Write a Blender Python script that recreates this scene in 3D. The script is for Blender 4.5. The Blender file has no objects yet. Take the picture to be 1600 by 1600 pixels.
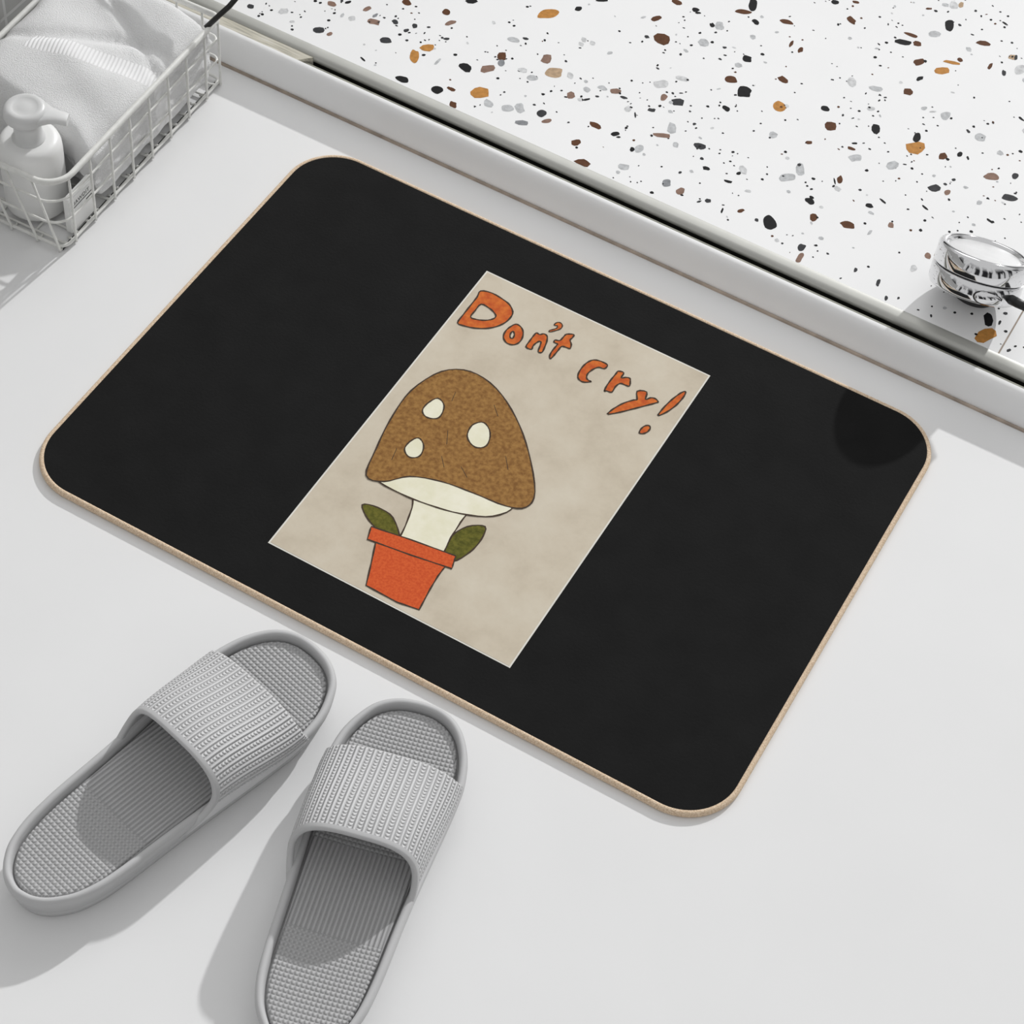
WORLD, SUN, AREA = .605, 2.05, 6.0
CHIPS = """
-0.1279 0.5182 0.0030 0.0011 0.0012 -0.0023 D
-0.1131 0.5152 0.0012 0.0008 0.0008 -0.0013 K
-0.1002 0.5293 0.0033 0.0023 0.0023 -0.0036 g
-0.0692 0.5621 0.0042 0.0004 0.0010 -0.0030 T
-0.0585 0.5721 0.0017 0.0025 0.0011 -0.0013 K
-0.0396 0.5745 0.0011 0.0039 0.0019 -0.0014 T
-0.0289 0.5708 0.0009 0.0032 0.0016 -0.0012 H
-0.0256 0.5627 0.0055 0.0019 0.0016 -0.0035 T
-0.0096 0.5736 0.0024 0.0016 0.0016 -0.0026 D
-0.0146 0.6020 0.0034 0.0023 0.0020 -0.0034 B
0.0218 0.6112 0.0036 0.0013 0.0016 -0.0036 B
0.0322 0.6005 0.0028 0.0041 0.0019 -0.0022 T
0.0078 0.5788 0.0019 0.0013 0.0015 -0.0026 D
0.0046 0.5696 0.0015 0.0028 0.0014 -0.0014 D
-0.0604 0.5254 0.0040 0.0027 0.0023 -0.0036 D
-0.0495 0.5269 0.0014 0.0027 0.0015 -0.0014 T
-0.0038 0.5477 0.0057 0.0029 0.0018 -0.0033 D
0.0322 0.5603 0.0045 0.0046 0.0029 -0.0040 O
0.0283 0.5442 0.0035 0.0018 0.0041 -0.0078 O
-0.0584 0.5013 0.0032 -0.0010 0.0001 -0.0013 K
-0.0077 0.5156 0.0032 -0.0011 0.0001 -0.0011 K
0.0346 0.5131 0.0055 0.0023 0.0019 -0.0041 K
0.0671 0.5183 0.0047 0.0010 0.0017 -0.0045 K
0.0767 0.5262 0.0043 0.0004 0.0006 -0.0019 B
0.0884 0.5090 0.0026 0.0017 0.0022 -0.0038 B
0.0995 0.4984 0.0029 -0.0000 0.0004 -0.0019 B
0.0730 0.5577 0.0059 0.0005 0.0014 -0.0047 K
0.0401 0.5801 0.0024 0.0016 0.0008 -0.0013 D
0.0487 0.5500 0.0006 0.0044 0.0013 -0.0007 G
-0.0441 0.5558 0.0026 0.0018 0.0016 -0.0025 g
-0.0350 0.4934 0.0023 0.0016 0.0013 -0.0021 g
0.0333 0.6364 0.0049 0.0033 0.0015 -0.0026 K
0.0995 0.6611 0.0064 0.0066 0.0035 -0.0052 O
0.1315 0.7058 0.0048 0.0033 0.0012 -0.0022 K
0.1902 0.7423 0.0047 0.0004 0.0008 -0.0034 B
0.1849 0.7119 0.0029 0.0052 0.0024 -0.0028 B
0.2022 0.6897 0.0064 0.0032 0.0027 -0.0062 B
0.1892 0.6846 0.0019 0.0013 0.0009 -0.0017 D
0.2096 0.7427 0.0028 0.0019 0.0013 -0.0027 K
0.2135 0.7403 0.0019 0.0013 0.0007 -0.0013 K
0.2316 0.7325 0.0008 0.0023 0.0023 -0.0020 K
0.2369 0.7361 0.0033 0.0023 0.0022 -0.0044 G
0.2358 0.7067 0.0041 0.0028 0.0022 -0.0043 G
0.0907 0.6133 0.0052 0.0018 0.0015 -0.0035 G
0.0991 0.6205 0.0027 0.0002 0.0005 -0.0018 D
0.0928 0.5876 0.0032 0.0022 0.0030 -0.0053 B
0.0965 0.5802 0.0024 0.0016 0.0023 -0.0041 H
0.0906 0.5669 0.0048 0.0049 0.0027 -0.0038 T
0.0735 0.5567 0.0061 -0.0001 0.0010 -0.0044 K
0.0997 0.5362 0.0068 0.0059 0.0035 -0.0053 O
0.0775 0.5262 0.0034 -0.0001 0.0004 -0.0019 B
0.0880 0.5092 0.0026 0.0018 0.0023 -0.0039 B
0.1274 0.6073 0.0038 0.0025 0.0027 -0.0050 T
0.1419 0.5959 0.0066 0.0033 0.0026 -0.0055 L
0.1295 0.5794 0.0050 0.0021 0.0013 -0.0030 G
0.1171 0.5828 0.0039 0.0014 0.0013 -0.0030 g
0.1558 0.6005 0.0024 0.0016 0.0020 -0.0037 g
0.1131 0.5288 0.0049 0.0005 0.0012 -0.0043 G
0.1299 0.5327 0.0053 0.0019 0.0016 -0.0038 G
0.1386 0.5391 0.0037 0.0025 0.0029 -0.0051 G
0.1579 0.5439 0.0037 0.0018 0.0018 -0.0037 D
0.1491 0.5237 0.0052 0.0021 0.0013 -0.0029 H
0.1662 0.5381 0.0029 0.0031 0.0016 -0.0021 T
0.1683 0.5783 0.0029 0.0032 0.0024 -0.0033 T
0.1767 0.5929 0.0034 -0.0012 -0.0000 -0.0034 G
0.1871 0.6026 0.0039 0.0014 0.0010 -0.0026 G
0.1988 0.6052 0.0048 0.0017 0.0013 -0.0035 T
0.2085 0.6021 0.0032 0.0003 0.0004 -0.0016 D
0.1825 0.5815 0.0022 0.0025 0.0008 -0.0011 K
0.2046 0.5571 0.0056 -0.0001 0.0007 -0.0039 B
0.2002 0.5288 0.0028 0.0048 0.0023 -0.0025 B
0.2168 0.5087 0.0061 0.0031 0.0026 -0.0056 B
0.2239 0.5577 0.0024 0.0027 0.0015 -0.0022 K
0.2281 0.5554 0.0018 0.0012 0.0005 -0.0010 K
0.2450 0.5486 0.0007 0.0021 0.0022 -0.0018 K
0.2497 0.5523 0.0034 0.0023 0.0020 -0.0039 G
0.2488 0.5254 0.0044 0.0022 0.0018 -0.0040 G
0.2287 0.6363 0.0060 0.0030 0.0021 -0.0047 g
0.2383 0.6227 0.0027 -0.0004 0.0005 -0.0045 T
0.2516 0.6242 0.0048 0.0017 0.0017 -0.0048 D
0.2622 0.5917 0.0032 0.0021 0.0037 -0.0072 G
0.2584 0.5784 0.0072 0.0030 0.0012 -0.0029 T
0.2366 0.6017 0.0030 0.0011 0.0008 -0.0022 D
0.2186 0.5915 0.0032 0.0021 0.0017 -0.0032 g
0.2274 0.5884 0.0007 0.0007 0.0020 -0.0029 D
0.2743 0.5749 0.0025 0.0002 0.0007 -0.0030 G
0.2928 0.5853 0.0053 0.0007 0.0009 -0.0035 D
0.3095 0.5640 0.0030 0.0007 0.0007 -0.0025 K
0.3323 0.5602 0.0033 0.0007 0.0005 -0.0017 K
0.2910 0.6408 0.0033 -0.0001 0.0005 -0.0032 K
0.2779 0.6767 0.0046 0.0031 0.0019 -0.0038 B
0.2888 0.5286 0.0034 0.0022 0.0020 -0.0038 H
0.3034 0.5268 0.0028 0.0019 0.0019 -0.0038 T
0.2882 0.4990 0.0043 0.0037 0.0020 -0.0033 T
0.3036 0.4951 0.0044 0.0029 0.0017 -0.0034 H
0.3282 0.5299 0.0021 0.0014 0.0011 -0.0023 D
0.3222 0.5247 0.0012 0.0020 0.0008 -0.0009 D
0.3435 0.5261 0.0008 0.0001 0.0007 -0.0033 K
0.3425 0.5022 0.0015 0.0010 0.0015 -0.0030 D
0.1193 0.6832 0.0027 0.0019 0.0014 -0.0026 K
0.1400 0.5037 0.0022 0.0038 0.0030 -0.0030 g
0.1441 0.6424 0.0028 -0.0004 0.0004 -0.0027 g
0.1521 0.6493 0.0019 0.0013 0.0014 -0.0025 g
0.2409 0.6532 0.0051 0.0018 0.0011 -0.0031 g
0.1714 0.6465 0.0019 0.0013 0.0009 -0.0017 G
0.2504 0.7796 0.0033 0.0017 0.0031 -0.0075 K
0.2474 0.7655 0.0065 0.0033 0.0012 -0.0028 B
0.2633 0.7594 0.0035 -0.0006 0.0003 -0.0034 K
0.2869 0.7755 0.0055 0.0022 0.0010 -0.0028 B
0.3361 0.8119 0.0049 -0.0015 0.0001 -0.0034 B
0.3033 0.7510 0.0017 -0.0005 0.0001 -0.0042 B
0.3139 0.7481 0.0019 0.0013 0.0014 -0.0031 B
0.2784 0.7098 0.0038 0.0019 0.0017 -0.0040 K
0.2952 0.6688 0.0069 0.0015 0.0018 -0.0063 K
0.3176 0.7033 0.0050 -0.0008 0.0004 -0.0042 B
0.3296 0.6703 0.0048 0.0017 0.0022 -0.0067 O
0.3650 0.6905 0.0040 0.0009 0.0008 -0.0032 K
0.3780 0.6726 0.0043 0.0029 0.0023 -0.0050 B
0.4138 0.6925 0.0035 0.0024 0.0026 -0.0059 K
0.3713 0.7355 0.0038 0.0026 0.0023 -0.0052 g
0.3928 0.7402 0.0057 0.0023 0.0012 -0.0036 G
0.3406 0.6340 0.0036 -0.0006 0.0003 -0.0040 G
0.4130 0.6483 0.0040 0.0027 0.0018 -0.0041 G
0.4446 0.6580 0.0044 0.0016 0.0016 -0.0052 G
0.3784 0.6086 0.0027 0.0023 0.0038 -0.0069 G
0.3735 0.5931 0.0058 0.0039 0.0017 -0.0036 G
0.3131 0.8263 0.0034 0.0023 0.0013 -0.0028 K
0.3293 0.8374 0.0029 0.0006 0.0005 -0.0020 B
0.3890 0.8115 0.0068 0.0024 0.0012 -0.0038 K
0.3913 0.8249 0.0063 0.0004 0.0004 -0.0025 B
0.4004 0.8172 0.0039 0.0016 0.0010 -0.0031 B
0.4158 0.8578 0.0032 0.0028 0.0041 -0.0085 K
0.4087 0.8381 0.0051 0.0034 0.0017 -0.0041 G
0.4518 0.8527 0.0061 0.0025 0.0010 -0.0034 B
0.4114 0.7947 0.0033 0.0045 0.0021 -0.0031 B
0.4335 0.7953 0.0048 0.0052 0.0023 -0.0041 O
0.4374 0.8114 0.0080 0.0028 0.0006 -0.0021 O
0.4423 0.8191 0.0023 0.0002 0.0005 -0.0029 B
0.4687 0.8271 0.0017 -0.0007 -0.0004 -0.0042 B
0.4815 0.8500 0.0028 0.0019 0.0015 -0.0037 L
0.4845 0.8514 0.0014 0.0010 0.0013 -0.0032 D
0.4211 0.7749 0.0022 0.0023 0.0013 -0.0022 K
0.4188 0.7526 0.0043 -0.0002 0.0005 -0.0043 B
0.4828 0.8257 0.0018 0.0006 0.0010 -0.0038 D
0.4941 0.8382 0.0053 0.0027 0.0018 -0.0056 g
0.4081 0.8863 0.0034 0.0023 0.0022 -0.0052 g
0.4138 0.8902 0.0020 0.0014 0.0016 -0.0038 L
0.3905 0.8682 0.0023 0.0015 0.0006 -0.0014 B
0.4488 0.7023 0.0035 0.0003 0.0010 -0.0059 K
0.4533 0.6905 0.0079 0.0032 0.0025 -0.0079 O
0.4775 0.6938 0.0038 0.0016 0.0012 -0.0039 B
0.4893 0.7046 0.0013 0.0033 0.0017 -0.0016 K
0.4971 0.7044 0.0006 0.0009 0.0015 -0.0020 K
0.4597 0.7433 0.0038 0.0026 0.0020 -0.0047 G
0.4396 0.7409 0.0025 0.0017 0.0009 -0.0022 G
0.4971 0.7347 0.0045 0.0016 0.0012 -0.0045 G
0.5236 0.6948 0.0059 0.0021 0.0011 -0.0040 T
0.5408 0.7068 0.0027 0.0018 0.0013 -0.0033 D
0.4868 0.6533 0.0042 0.0036 0.0019 -0.0039 D
0.4983 0.6549 0.0017 0.0027 0.0016 -0.0021 T
0.5468 0.6788 0.0059 0.0029 0.0014 -0.0042 D
0.4129 0.6167 0.0021 0.0014 0.0018 -0.0040 B
0.4101 0.6119 0.0005 0.0007 0.0022 -0.0031 K
0.4550 0.6135 0.0035 -0.0012 -0.0001 -0.0013 K
0.4020 0.5781 0.0039 0.0009 0.0009 -0.0034 K
0.4014 0.5831 0.0022 0.0002 0.0003 -0.0015 K
0.4128 0.5619 0.0037 -0.0001 0.0005 -0.0042 B
0.4413 0.5706 0.0059 0.0024 0.0012 -0.0037 B
0.4474 0.6018 0.0029 0.0019 0.0010 -0.0022 K
0.3839 0.5359 0.0024 0.0048 0.0063 -0.0063 K
0.3571 0.5346 0.0022 0.0024 0.0011 -0.0017 B
0.3732 0.5324 0.0013 0.0009 0.0009 -0.0019 D
0.3796 0.5044 0.0051 0.0008 0.0010 -0.0045 B
0.4191 0.5247 0.0030 0.0003 0.0008 -0.0041 D
0.4226 0.5135 0.0025 -0.0003 0.0003 -0.0057 T
0.4725 0.5907 0.0027 0.0006 0.0007 -0.0030 T
0.5136 0.5754 0.0017 0.0026 0.0022 -0.0027 T
0.5090 0.5552 0.0023 0.0015 0.0015 -0.0034 g
0.4890 0.6268 0.0034 -0.0012 -0.0001 -0.0011 K
0.5427 0.6432 0.0034 -0.0012 -0.0001 -0.0011 K
0.3710 0.6430 0.0027 0.0018 0.0009 -0.0018 B
0.4055 0.6572 0.0032 -0.0001 0.0002 -0.0020 B
0.4053 0.6646 0.0019 0.0013 0.0006 -0.0012 K
0.5187 0.7780 0.0029 -0.0011 -0.0001 -0.0014 K
0.4582 0.8897 0.0034 -0.0011 -0.0000 -0.0012 K
0.4393 0.5062 0.0015 0.0002 0.0007 -0.0037 D
0.4683 0.5265 0.0014 0.0005 0.0007 -0.0024 D
0.4901 0.5239 0.0015 0.0001 0.0007 -0.0041 D
0.3374 0.5800 0.0039 -0.0006 0.0003 -0.0039 g
0.3358 0.5742 0.0013 0.0021 0.0011 -0.0012 K
0.3996 0.7137 0.0030 0.0020 0.0010 -0.0023 g
0.4481 0.7416 0.0025 0.0017 0.0005 -0.0011 g
0.5843 0.5371 0.0038 0.0013 0.0019 -0.0072 K
0.5937 0.5388 0.0013 0.0001 0.0003 -0.0025 K
0.5890 0.5189 0.0050 0.0092 0.0046 -0.0050 O
0.5859 0.5029 0.0048 0.0031 0.0022 -0.0055 B
0.5411 0.5053 0.0025 0.0016 0.0014 -0.0033 D
0.5423 0.5141 0.0008 0.0005 0.0006 -0.0014 D
0.5543 0.4981 0.0013 0.0003 0.0006 -0.0027 D
0.5028 0.5116 0.0013 0.0001 0.0004 -0.0028 D
0.4908 0.5218 0.0011 0.0001 0.0004 -0.0022 D
0.5115 0.5172 0.0009 0.0001 0.0003 -0.0018 D
0.6017 0.5325 0.0013 0.0009 0.0006 -0.0014 K
0.6145 0.5215 0.0011 0.0007 0.0004 -0.0011 K
0.6114 0.5143 0.0009 0.0020 0.0011 -0.0011 D
0.6175 0.5078 0.0012 0.0034 0.0020 -0.0015 T
"""
LETTERS = {
    'D': [[(0.2088, 0.3516), (0.2178, 0.3547), (0.2289, 0.3536), (0.2365, 0.3514), (0.2423, 0.3464), (0.244, 0.3409), (0.2431, 0.3326), (0.239, 0.3245), (0.2325, 0.3179), (0.2242, 0.3132), (0.2167, 0.311), (0.2105, 0.3108), (0.2099, 0.3213), (0.2098, 0.3339), (0.2097, 0.3444)], [(0.2164, 0.3391), (0.2236, 0.3391), (0.2293, 0.3373), (0.2332, 0.3344), (0.2326, 0.3302), (0.2281, 0.3256), (0.2219, 0.3226), (0.2162, 0.3221), (0.2159, 0.3302)]],
    'o': [[(0.2513, 0.3358), (0.2563, 0.3353), (0.2608, 0.3311), (0.2633, 0.3241), (0.2627, 0.3183), (0.2596, 0.3147), (0.2545, 0.3141), (0.2496, 0.3179), (0.2479, 0.3243), (0.2488, 0.3303)], [(0.2531, 0.3277), (0.2559, 0.3252), (0.2566, 0.3206), (0.2542, 0.3209), (0.2526, 0.3247)]],
    'n': [[(0.2701, 0.3367), (0.2733, 0.3366), (0.2755, 0.3391), (0.2789, 0.3386), (0.2815, 0.3338), (0.2833, 0.3264), (0.284, 0.3209), (0.2811, 0.3198), (0.2795, 0.3255), (0.2781, 0.33), (0.2763, 0.3299), (0.275, 0.3264), (0.2746, 0.3229), (0.2752, 0.319), (0.2702, 0.3189), (0.2697, 0.3261), (0.2696, 0.332)]],
    'apostrophe': [[(0.278, 0.3538), (0.2796, 0.3567), (0.2826, 0.3568), (0.2846, 0.3543), (0.2843, 0.3508), (0.2817, 0.347), (0.2788, 0.3437), (0.2778, 0.3449), (0.2803, 0.3482), (0.2816, 0.3507), (0.2808, 0.3529), (0.2786, 0.352)]],
    't': [[(0.2916, 0.349), (0.2967, 0.3519), (0.2974, 0.3485), (0.297, 0.345), (0.3, 0.3415), (0.3013, 0.337), (0.2978, 0.3363), (0.2944, 0.3352), (0.2941, 0.3302), (0.2938, 0.3236), (0.2932, 0.319), (0.2915, 0.32), (0.2903, 0.3256), (0.2905, 0.3332), (0.2903, 0.3357), (0.2871, 0.3358), (0.2866, 0.3382), (0.2902, 0.34), (0.2908, 0.3447)]],
    'c': [[(0.3238, 0.3371), (0.3289, 0.3387), (0.3353, 0.3382), (0.3351, 0.3334), (0.3306, 0.3322), (0.3278, 0.3281), (0.3262, 0.3224), (0.3268, 0.3182), (0.329, 0.3156), (0.3324, 0.3155), (0.328, 0.3119), (0.3239, 0.3117), (0.3208, 0.3143), (0.3193, 0.3202), (0.3194, 0.3278), (0.321, 0.3335)]],
    'r': [[(0.3458, 0.3372), (0.3504, 0.3381), (0.351, 0.3321), (0.3539, 0.3346), (0.3572, 0.3356), (0.3591, 0.3328), (0.3607, 0.3281), (0.3569, 0.3273), (0.3531, 0.3266), (0.3515, 0.3216), (0.3517, 0.3148), (0.3473, 0.3137), (0.3461, 0.3124), (0.3451, 0.3186), (0.3451, 0.3272), (0.3455, 0.3338)]],
    'y': [[(0.3685, 0.3268), (0.3754, 0.3304), (0.3781, 0.3228), (0.3807, 0.3266), (0.3842, 0.3279), (0.3879, 0.3263), (0.3864, 0.3237), (0.3808, 0.3167), (0.3737, 0.3081), (0.367, 0.3001), (0.3599, 0.293), (0.3598, 0.2963), (0.362, 0.3033), (0.3656, 0.3108), (0.3705, 0.3173), (0.3724, 0.3192)]],
    'bang': [[(0.4014, 0.3479), (0.4028, 0.3445), (0.4026, 0.3375), (0.4015, 0.33), (0.3986, 0.3208), (0.3945, 0.3136), (0.394, 0.3178), (0.395, 0.3281), (0.3969, 0.3373), (0.3991, 0.3444)]],
    'dot': [[(0.3926, 0.3004), (0.3949, 0.2988), (0.3949, 0.2944), (0.3927, 0.2906), (0.3899, 0.2896), (0.3891, 0.2935), (0.3901, 0.298)]],
}
PRINT = {
    'cap': [(0.2303, 0.137), (0.2231, 0.1638), (0.2173, 0.1943), (0.2157, 0.2283), (0.226, 0.2588), (0.2455, 0.2714), (0.2714, 0.2675), (0.2997, 0.2498), (0.3252, 0.2249), (0.3484, 0.1935), (0.3498, 0.1769), (0.3359, 0.1694), (0.309, 0.1668), (0.2825, 0.1631), (0.2592, 0.1541), (0.2451, 0.1392)],
    'gill': [(0.2397, 0.1386), (0.2585, 0.1551), (0.2819, 0.1642), (0.3084, 0.1679), (0.3401, 0.1721), (0.3325, 0.1557), (0.3106, 0.1446), (0.2856, 0.1387), (0.2613, 0.1363)],
    'stem': [(0.2716, 0.1429), (0.2913, 0.1482), (0.3124, 0.153), (0.3145, 0.1378), (0.3156, 0.1206), (0.3183, 0.1026), (0.3146, 0.0918), (0.2974, 0.0907), (0.2851, 0.0941), (0.2807, 0.1126), (0.2761, 0.1298)],
    'pot': [(0.2688, 0.0894), (0.2961, 0.0927), (0.3255, 0.096), (0.3254, 0.0849), (0.3265, 0.0718), (0.3291, 0.0517), (0.3116, 0.0487), (0.2845, 0.0493), (0.2773, 0.0682)],
    'saucer': [(0.2593, 0.0975), (0.29, 0.1029), (0.3273, 0.1083), (0.3308, 0.0966), (0.2974, 0.0907), (0.2631, 0.0858)],
    'leaf': [(0.3165, 0.1056), (0.315, 0.1216), (0.3208, 0.1367), (0.3323, 0.1441), (0.3359, 0.1321), (0.3345, 0.1171), (0.328, 0.1032)],
    'leaf2': [(0.2835, 0.0987), (0.2712, 0.0966), (0.2545, 0.1016), (0.2427, 0.1114), (0.2538, 0.1156), (0.2688, 0.1136)],
    'spot': [(0.2335, 0.2241), (0.2377, 0.2331), (0.2459, 0.2291), (0.2485, 0.2167), (0.2409, 0.2118), (0.2341, 0.2152)],
    'spot2': [(0.2745, 0.2243), (0.2809, 0.2315), (0.2903, 0.2252), (0.2942, 0.2125), (0.2872, 0.2065), (0.277, 0.2121)],
    'spot3': [(0.2416, 0.1832), (0.2455, 0.1903), (0.2528, 0.1859), (0.2555, 0.1756), (0.2495, 0.1702), (0.2422, 0.1745)],
}
DASHES = [[(0.2463, 0.2465), (0.2484, 0.2369)], [(0.261, 0.2094), (0.2673, 0.1967)], [(0.2786, 0.2517), (0.2871, 0.2432)], [(0.2365, 0.1724), (0.2391, 0.1605)], [(0.3119, 0.2118), (0.3204, 0.2008)], [(0.2875, 0.1841), (0.2973, 0.1771)], [(0.2698, 0.1847), (0.2772, 0.176)]]
import bpy, bmesh, math, random
from mathutils import Vector, Matrix, noise

random.seed(7)
C = bpy.context.scene.collection
SC = bpy.context.scene

# ------------------------------------------------------------------ helpers
def link(o, parent=None):
    C.objects.link(o)
    if parent: o.parent = parent
    return o

def obj(name, bm, mats, parent=None, smooth=True):
    me = bpy.data.meshes.new(name)
    bm.normal_update()
    bm.to_mesh(me); bm.free()
    for m in (mats if isinstance(mats, (list, tuple)) else [mats]): me.materials.append(m)
    if smooth:
        for p in me.polygons: p.use_smooth = True
    o = bpy.data.objects.new(name, me)
    return link(o, parent)

def empty(name, loc=(0, 0, 0), rz=0.0):
    o = bpy.data.objects.new(name, None)
    o.location = loc; o.rotation_euler = (0, 0, rz); o.empty_display_size = .02
    return link(o)

def tag(o, label=None, cat=None, group=None, kind=None):
    if label: o['label'] = label
    if cat: o['category'] = cat
    if group: o['group'] = group
    if kind: o['kind'] = kind
    return o

def auto_smooth(o, ang=40):
    me = o.data
    me.polygons.foreach_set('use_smooth', [True]*len(me.polygons))
    try: me.set_sharp_from_angle(angle=math.radians(ang))
    except Exception: pass

def add_box(bm, x0, x1, y0, y1, z0, z1, mat=0):
    vs = [bm.verts.new((x, y, z)) for z in (z0, z1) for y in (y0, y1) for x in (x0, x1)]
    fs = []
    for q in ((0,2,3,1),(4,5,7,6),(0,1,5,4),(2,6,7,3),(0,4,6,2),(1,3,7,5)):
        f = bm.faces.new([vs[i] for i in q]); f.material_index = mat; fs.append(f)
    return vs

def add_tube(bm, pts, r, seg=8, closed=False, mat=0, caps=True):
    pts = [Vector(p) for p in pts]; n = len(pts); rings = []
    ref = None
    for i, p in enumerate(pts):
        if closed: d = pts[(i+1) % n]-pts[i-1]
        else: d = pts[min(i+1, n-1)]-pts[max(i-1, 0)]
        d.normalize()
        if ref is None:
            ref = Vector((0, 0, 1)) if abs(d.z) < .9 else Vector((1, 0, 0))
        a = (ref-d*ref.dot(d))
        if a.length < 1e-4: a = d.orthogonal()
        a.normalize(); ref = a; b = d.cross(a)
        rr = r[i] if isinstance(r, (list, tuple)) else r
        rings.append([bm.verts.new(p+a*rr*math.cos(2*math.pi*k/seg)+b*rr*math.sin(2*math.pi*k/seg)) for k in range(seg)])
    m = n if closed else n-1
    for i in range(m):
        A, B = rings[i], rings[(i+1) % n]
        for k in range(seg):
            f = bm.faces.new((A[k], A[(k+1) % seg], B[(k+1) % seg], B[k])); f.material_index = mat
    if caps and not closed:
        bm.faces.new(rings[0][::-1]).material_index = mat
        bm.faces.new(rings[-1]).material_index = mat

def add_lathe(bm, prof, seg=48, mat=0, M=None):
    """prof: list of (r, z). r==0 ends are fans."""
    M = M or Matrix()
    rings = []
    for r, z in prof:
        if r <= 1e-6: rings.append([bm.verts.new(M @ Vector((0, 0, z)))])
        else: rings.append([bm.verts.new(M @ Vector((r*math.cos(2*math.pi*k/seg), r*math.sin(2*math.pi*k/seg), z))) for k in range(seg)])
    for A, B in zip(rings, rings[1:]):
        for k in range(seg):
            k2 = (k+1) % seg
            if len(A) == 1 and len(B) == 1: continue
            if len(A) == 1: f = bm.faces.new((A[0], B[k2], B[k]))
            elif len(B) == 1: f = bm.faces.new((A[k], A[k2], B[0]))
            else: f = bm.faces.new((A[k], A[k2], B[k2], B[k]))
            f.material_index = mat

def smooth_loop(pts, sub=4):
    """closed Catmull-Rom through 2-D points"""
    n = len(pts); out = []
    for i in range(n):
        p0, p1, p2, p3 = (Vector(pts[(i+k-1) % n]) for k in range(4))
        for s in range(sub):
            t = s/sub
            out.append(.5*((2*p1)+(p2-p0)*t+(2*p0-5*p1+4*p2-p3)*t*t+(3*p1-p0-3*p2+p3)*t**3))
    return out

def fill_loops(bm, loops, z, mat=0):
    """flat filled polygon with holes, at height z"""
    es = []
    for lp in loops:
        vs = [bm.verts.new((p[0], p[1], z)) for p in lp]
        es += [bm.edges.new((vs[i], vs[(i+1) % len(vs)])) for i in range(len(vs))]
    r = bmesh.ops.triangle_fill(bm, use_beauty=True, use_dissolve=False, edges=es)
    for g in r['geom']:
        if isinstance(g, bmesh.types.BMFace):
            g.material_index = mat
            g.normal_update()
            if g.normal.z < 0: g.normal_flip()

def stroke(bm, pts, w, z, closed=True, mat=0):
    n = len(pts); L = []; R = []
    for i in range(n):
        a = Vector(pts[i-1] if (closed or i > 0) else pts[i]); b = Vector(pts[(i+1) % n] if (closed or i < n-1) else pts[i])
        d = b-a; d = d.normalized() if d.length > 1e-9 else Vector((1, 0))
        q = Vector((-d.y, d.x)); p = Vector(pts[i])
        k = w*.5*(1+.25*math.sin(i*1.7))
        if not closed and i in (0, n-1): k *= .4
        L.append(bm.verts.new((p.x+q.x*k, p.y+q.y*k, z))); R.append(bm.verts.new((p.x-q.x*k, p.y-q.y*k, z)))
    for i in range(n if closed else n-1):
        j = (i+1) % n
        f = bm.faces.new((L[i], R[i], R[j], L[j])); f.material_index = mat
        f.normal_update()
        if f.normal.z < 0: f.normal_flip()

def sm(a, b, x):
    t = min(1, max(0, (x-a)/(b-a))); return t*t*(3-2*t)

def interp(tab, x):
    if x <= tab[0][0]: return tab[0][1]
    for (x0, y0), (x1, y1) in zip(tab, tab[1:]):
        if x <= x1: return y0+(y1-y0)*(x-x0)/(x1-x0)
    return tab[-1][1]

# ------------------------------------------------------------------ materials
class NT:
    def __init__(s, name, col=(.8, .8, .8), rough=.5, metal=0.0, spec=.5):
        s.m = bpy.data.materials.new(name); s.m.use_nodes = True
        s.t = s.m.node_tree; s.b = s.t.nodes['Principled BSDF']
        s.b.inputs['Base Color'].default_value = (*col, 1)
        s.b.inputs['Roughness'].default_value = rough
        s.b.inputs['Metallic'].default_value = metal
        s.b.inputs['Specular IOR Level'].default_value = spec
        s._co = None
    def n(s, t, **kw):
        x = s.t.nodes.new(t)
        for k, v in kw.items(): setattr(x, k, v)
        return x
    def l(s, a, b): s.t.links.new(a, b)
    def co(s, out='Object'):
        if not s._co: s._co = s.n('ShaderNodeTexCoord')
        return s._co.outputs[out]
    def noise(s, scale, detail=3, rough=.5, vec=None):
        x = s.n('ShaderNodeTexNoise'); x.inputs['Scale'].default_value = scale
        x.inputs['Detail'].default_value = detail; x.inputs['Roughness'].default_value = rough
        s.l(vec or s.co(), x.inputs['Vector']); return x.outputs['Fac']
    def ramp(s, fac, stops):
        r = s.n('ShaderNodeValToRGB'); e = r.color_ramp.elements
        e[0].position = stops[0][0]; e[0].color = (*stops[0][1], 1)
        e[1].position = stops[-1][0]; e[1].color = (*stops[-1][1], 1)
        for p, c in stops[1:-1]:
            q = e.new(p); q.color = (*c, 1)
        s.l(fac, r.inputs['Fac']); return r.outputs['Color']
    def math(s, op, a, b=None, c=None):
        x = s.n('ShaderNodeMath'); x.operation = op
        for i, v in enumerate((a, b, c)):
            if v is None: continue
            if isinstance(v, (int, float)): x.inputs[i].default_value = v
            else: s.l(v, x.inputs[i])
        return x.outputs[0]
    def sep(s, v):
        x = s.n('ShaderNodeSeparateXYZ'); s.l(v, x.inputs[0]); return x.outputs
    def bump(s, h, dist=.001, strength=1.0):
        x = s.n('ShaderNodeBump'); x.inputs['Distance'].default_value = dist; x.inputs['Strength'].default_value = strength
        s.l(h, x.inputs['Height']); s.l(x.outputs[0], s.b.inputs['Normal'])
    def color(s, c): s.l(c, s.b.inputs['Base Color'])

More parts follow.
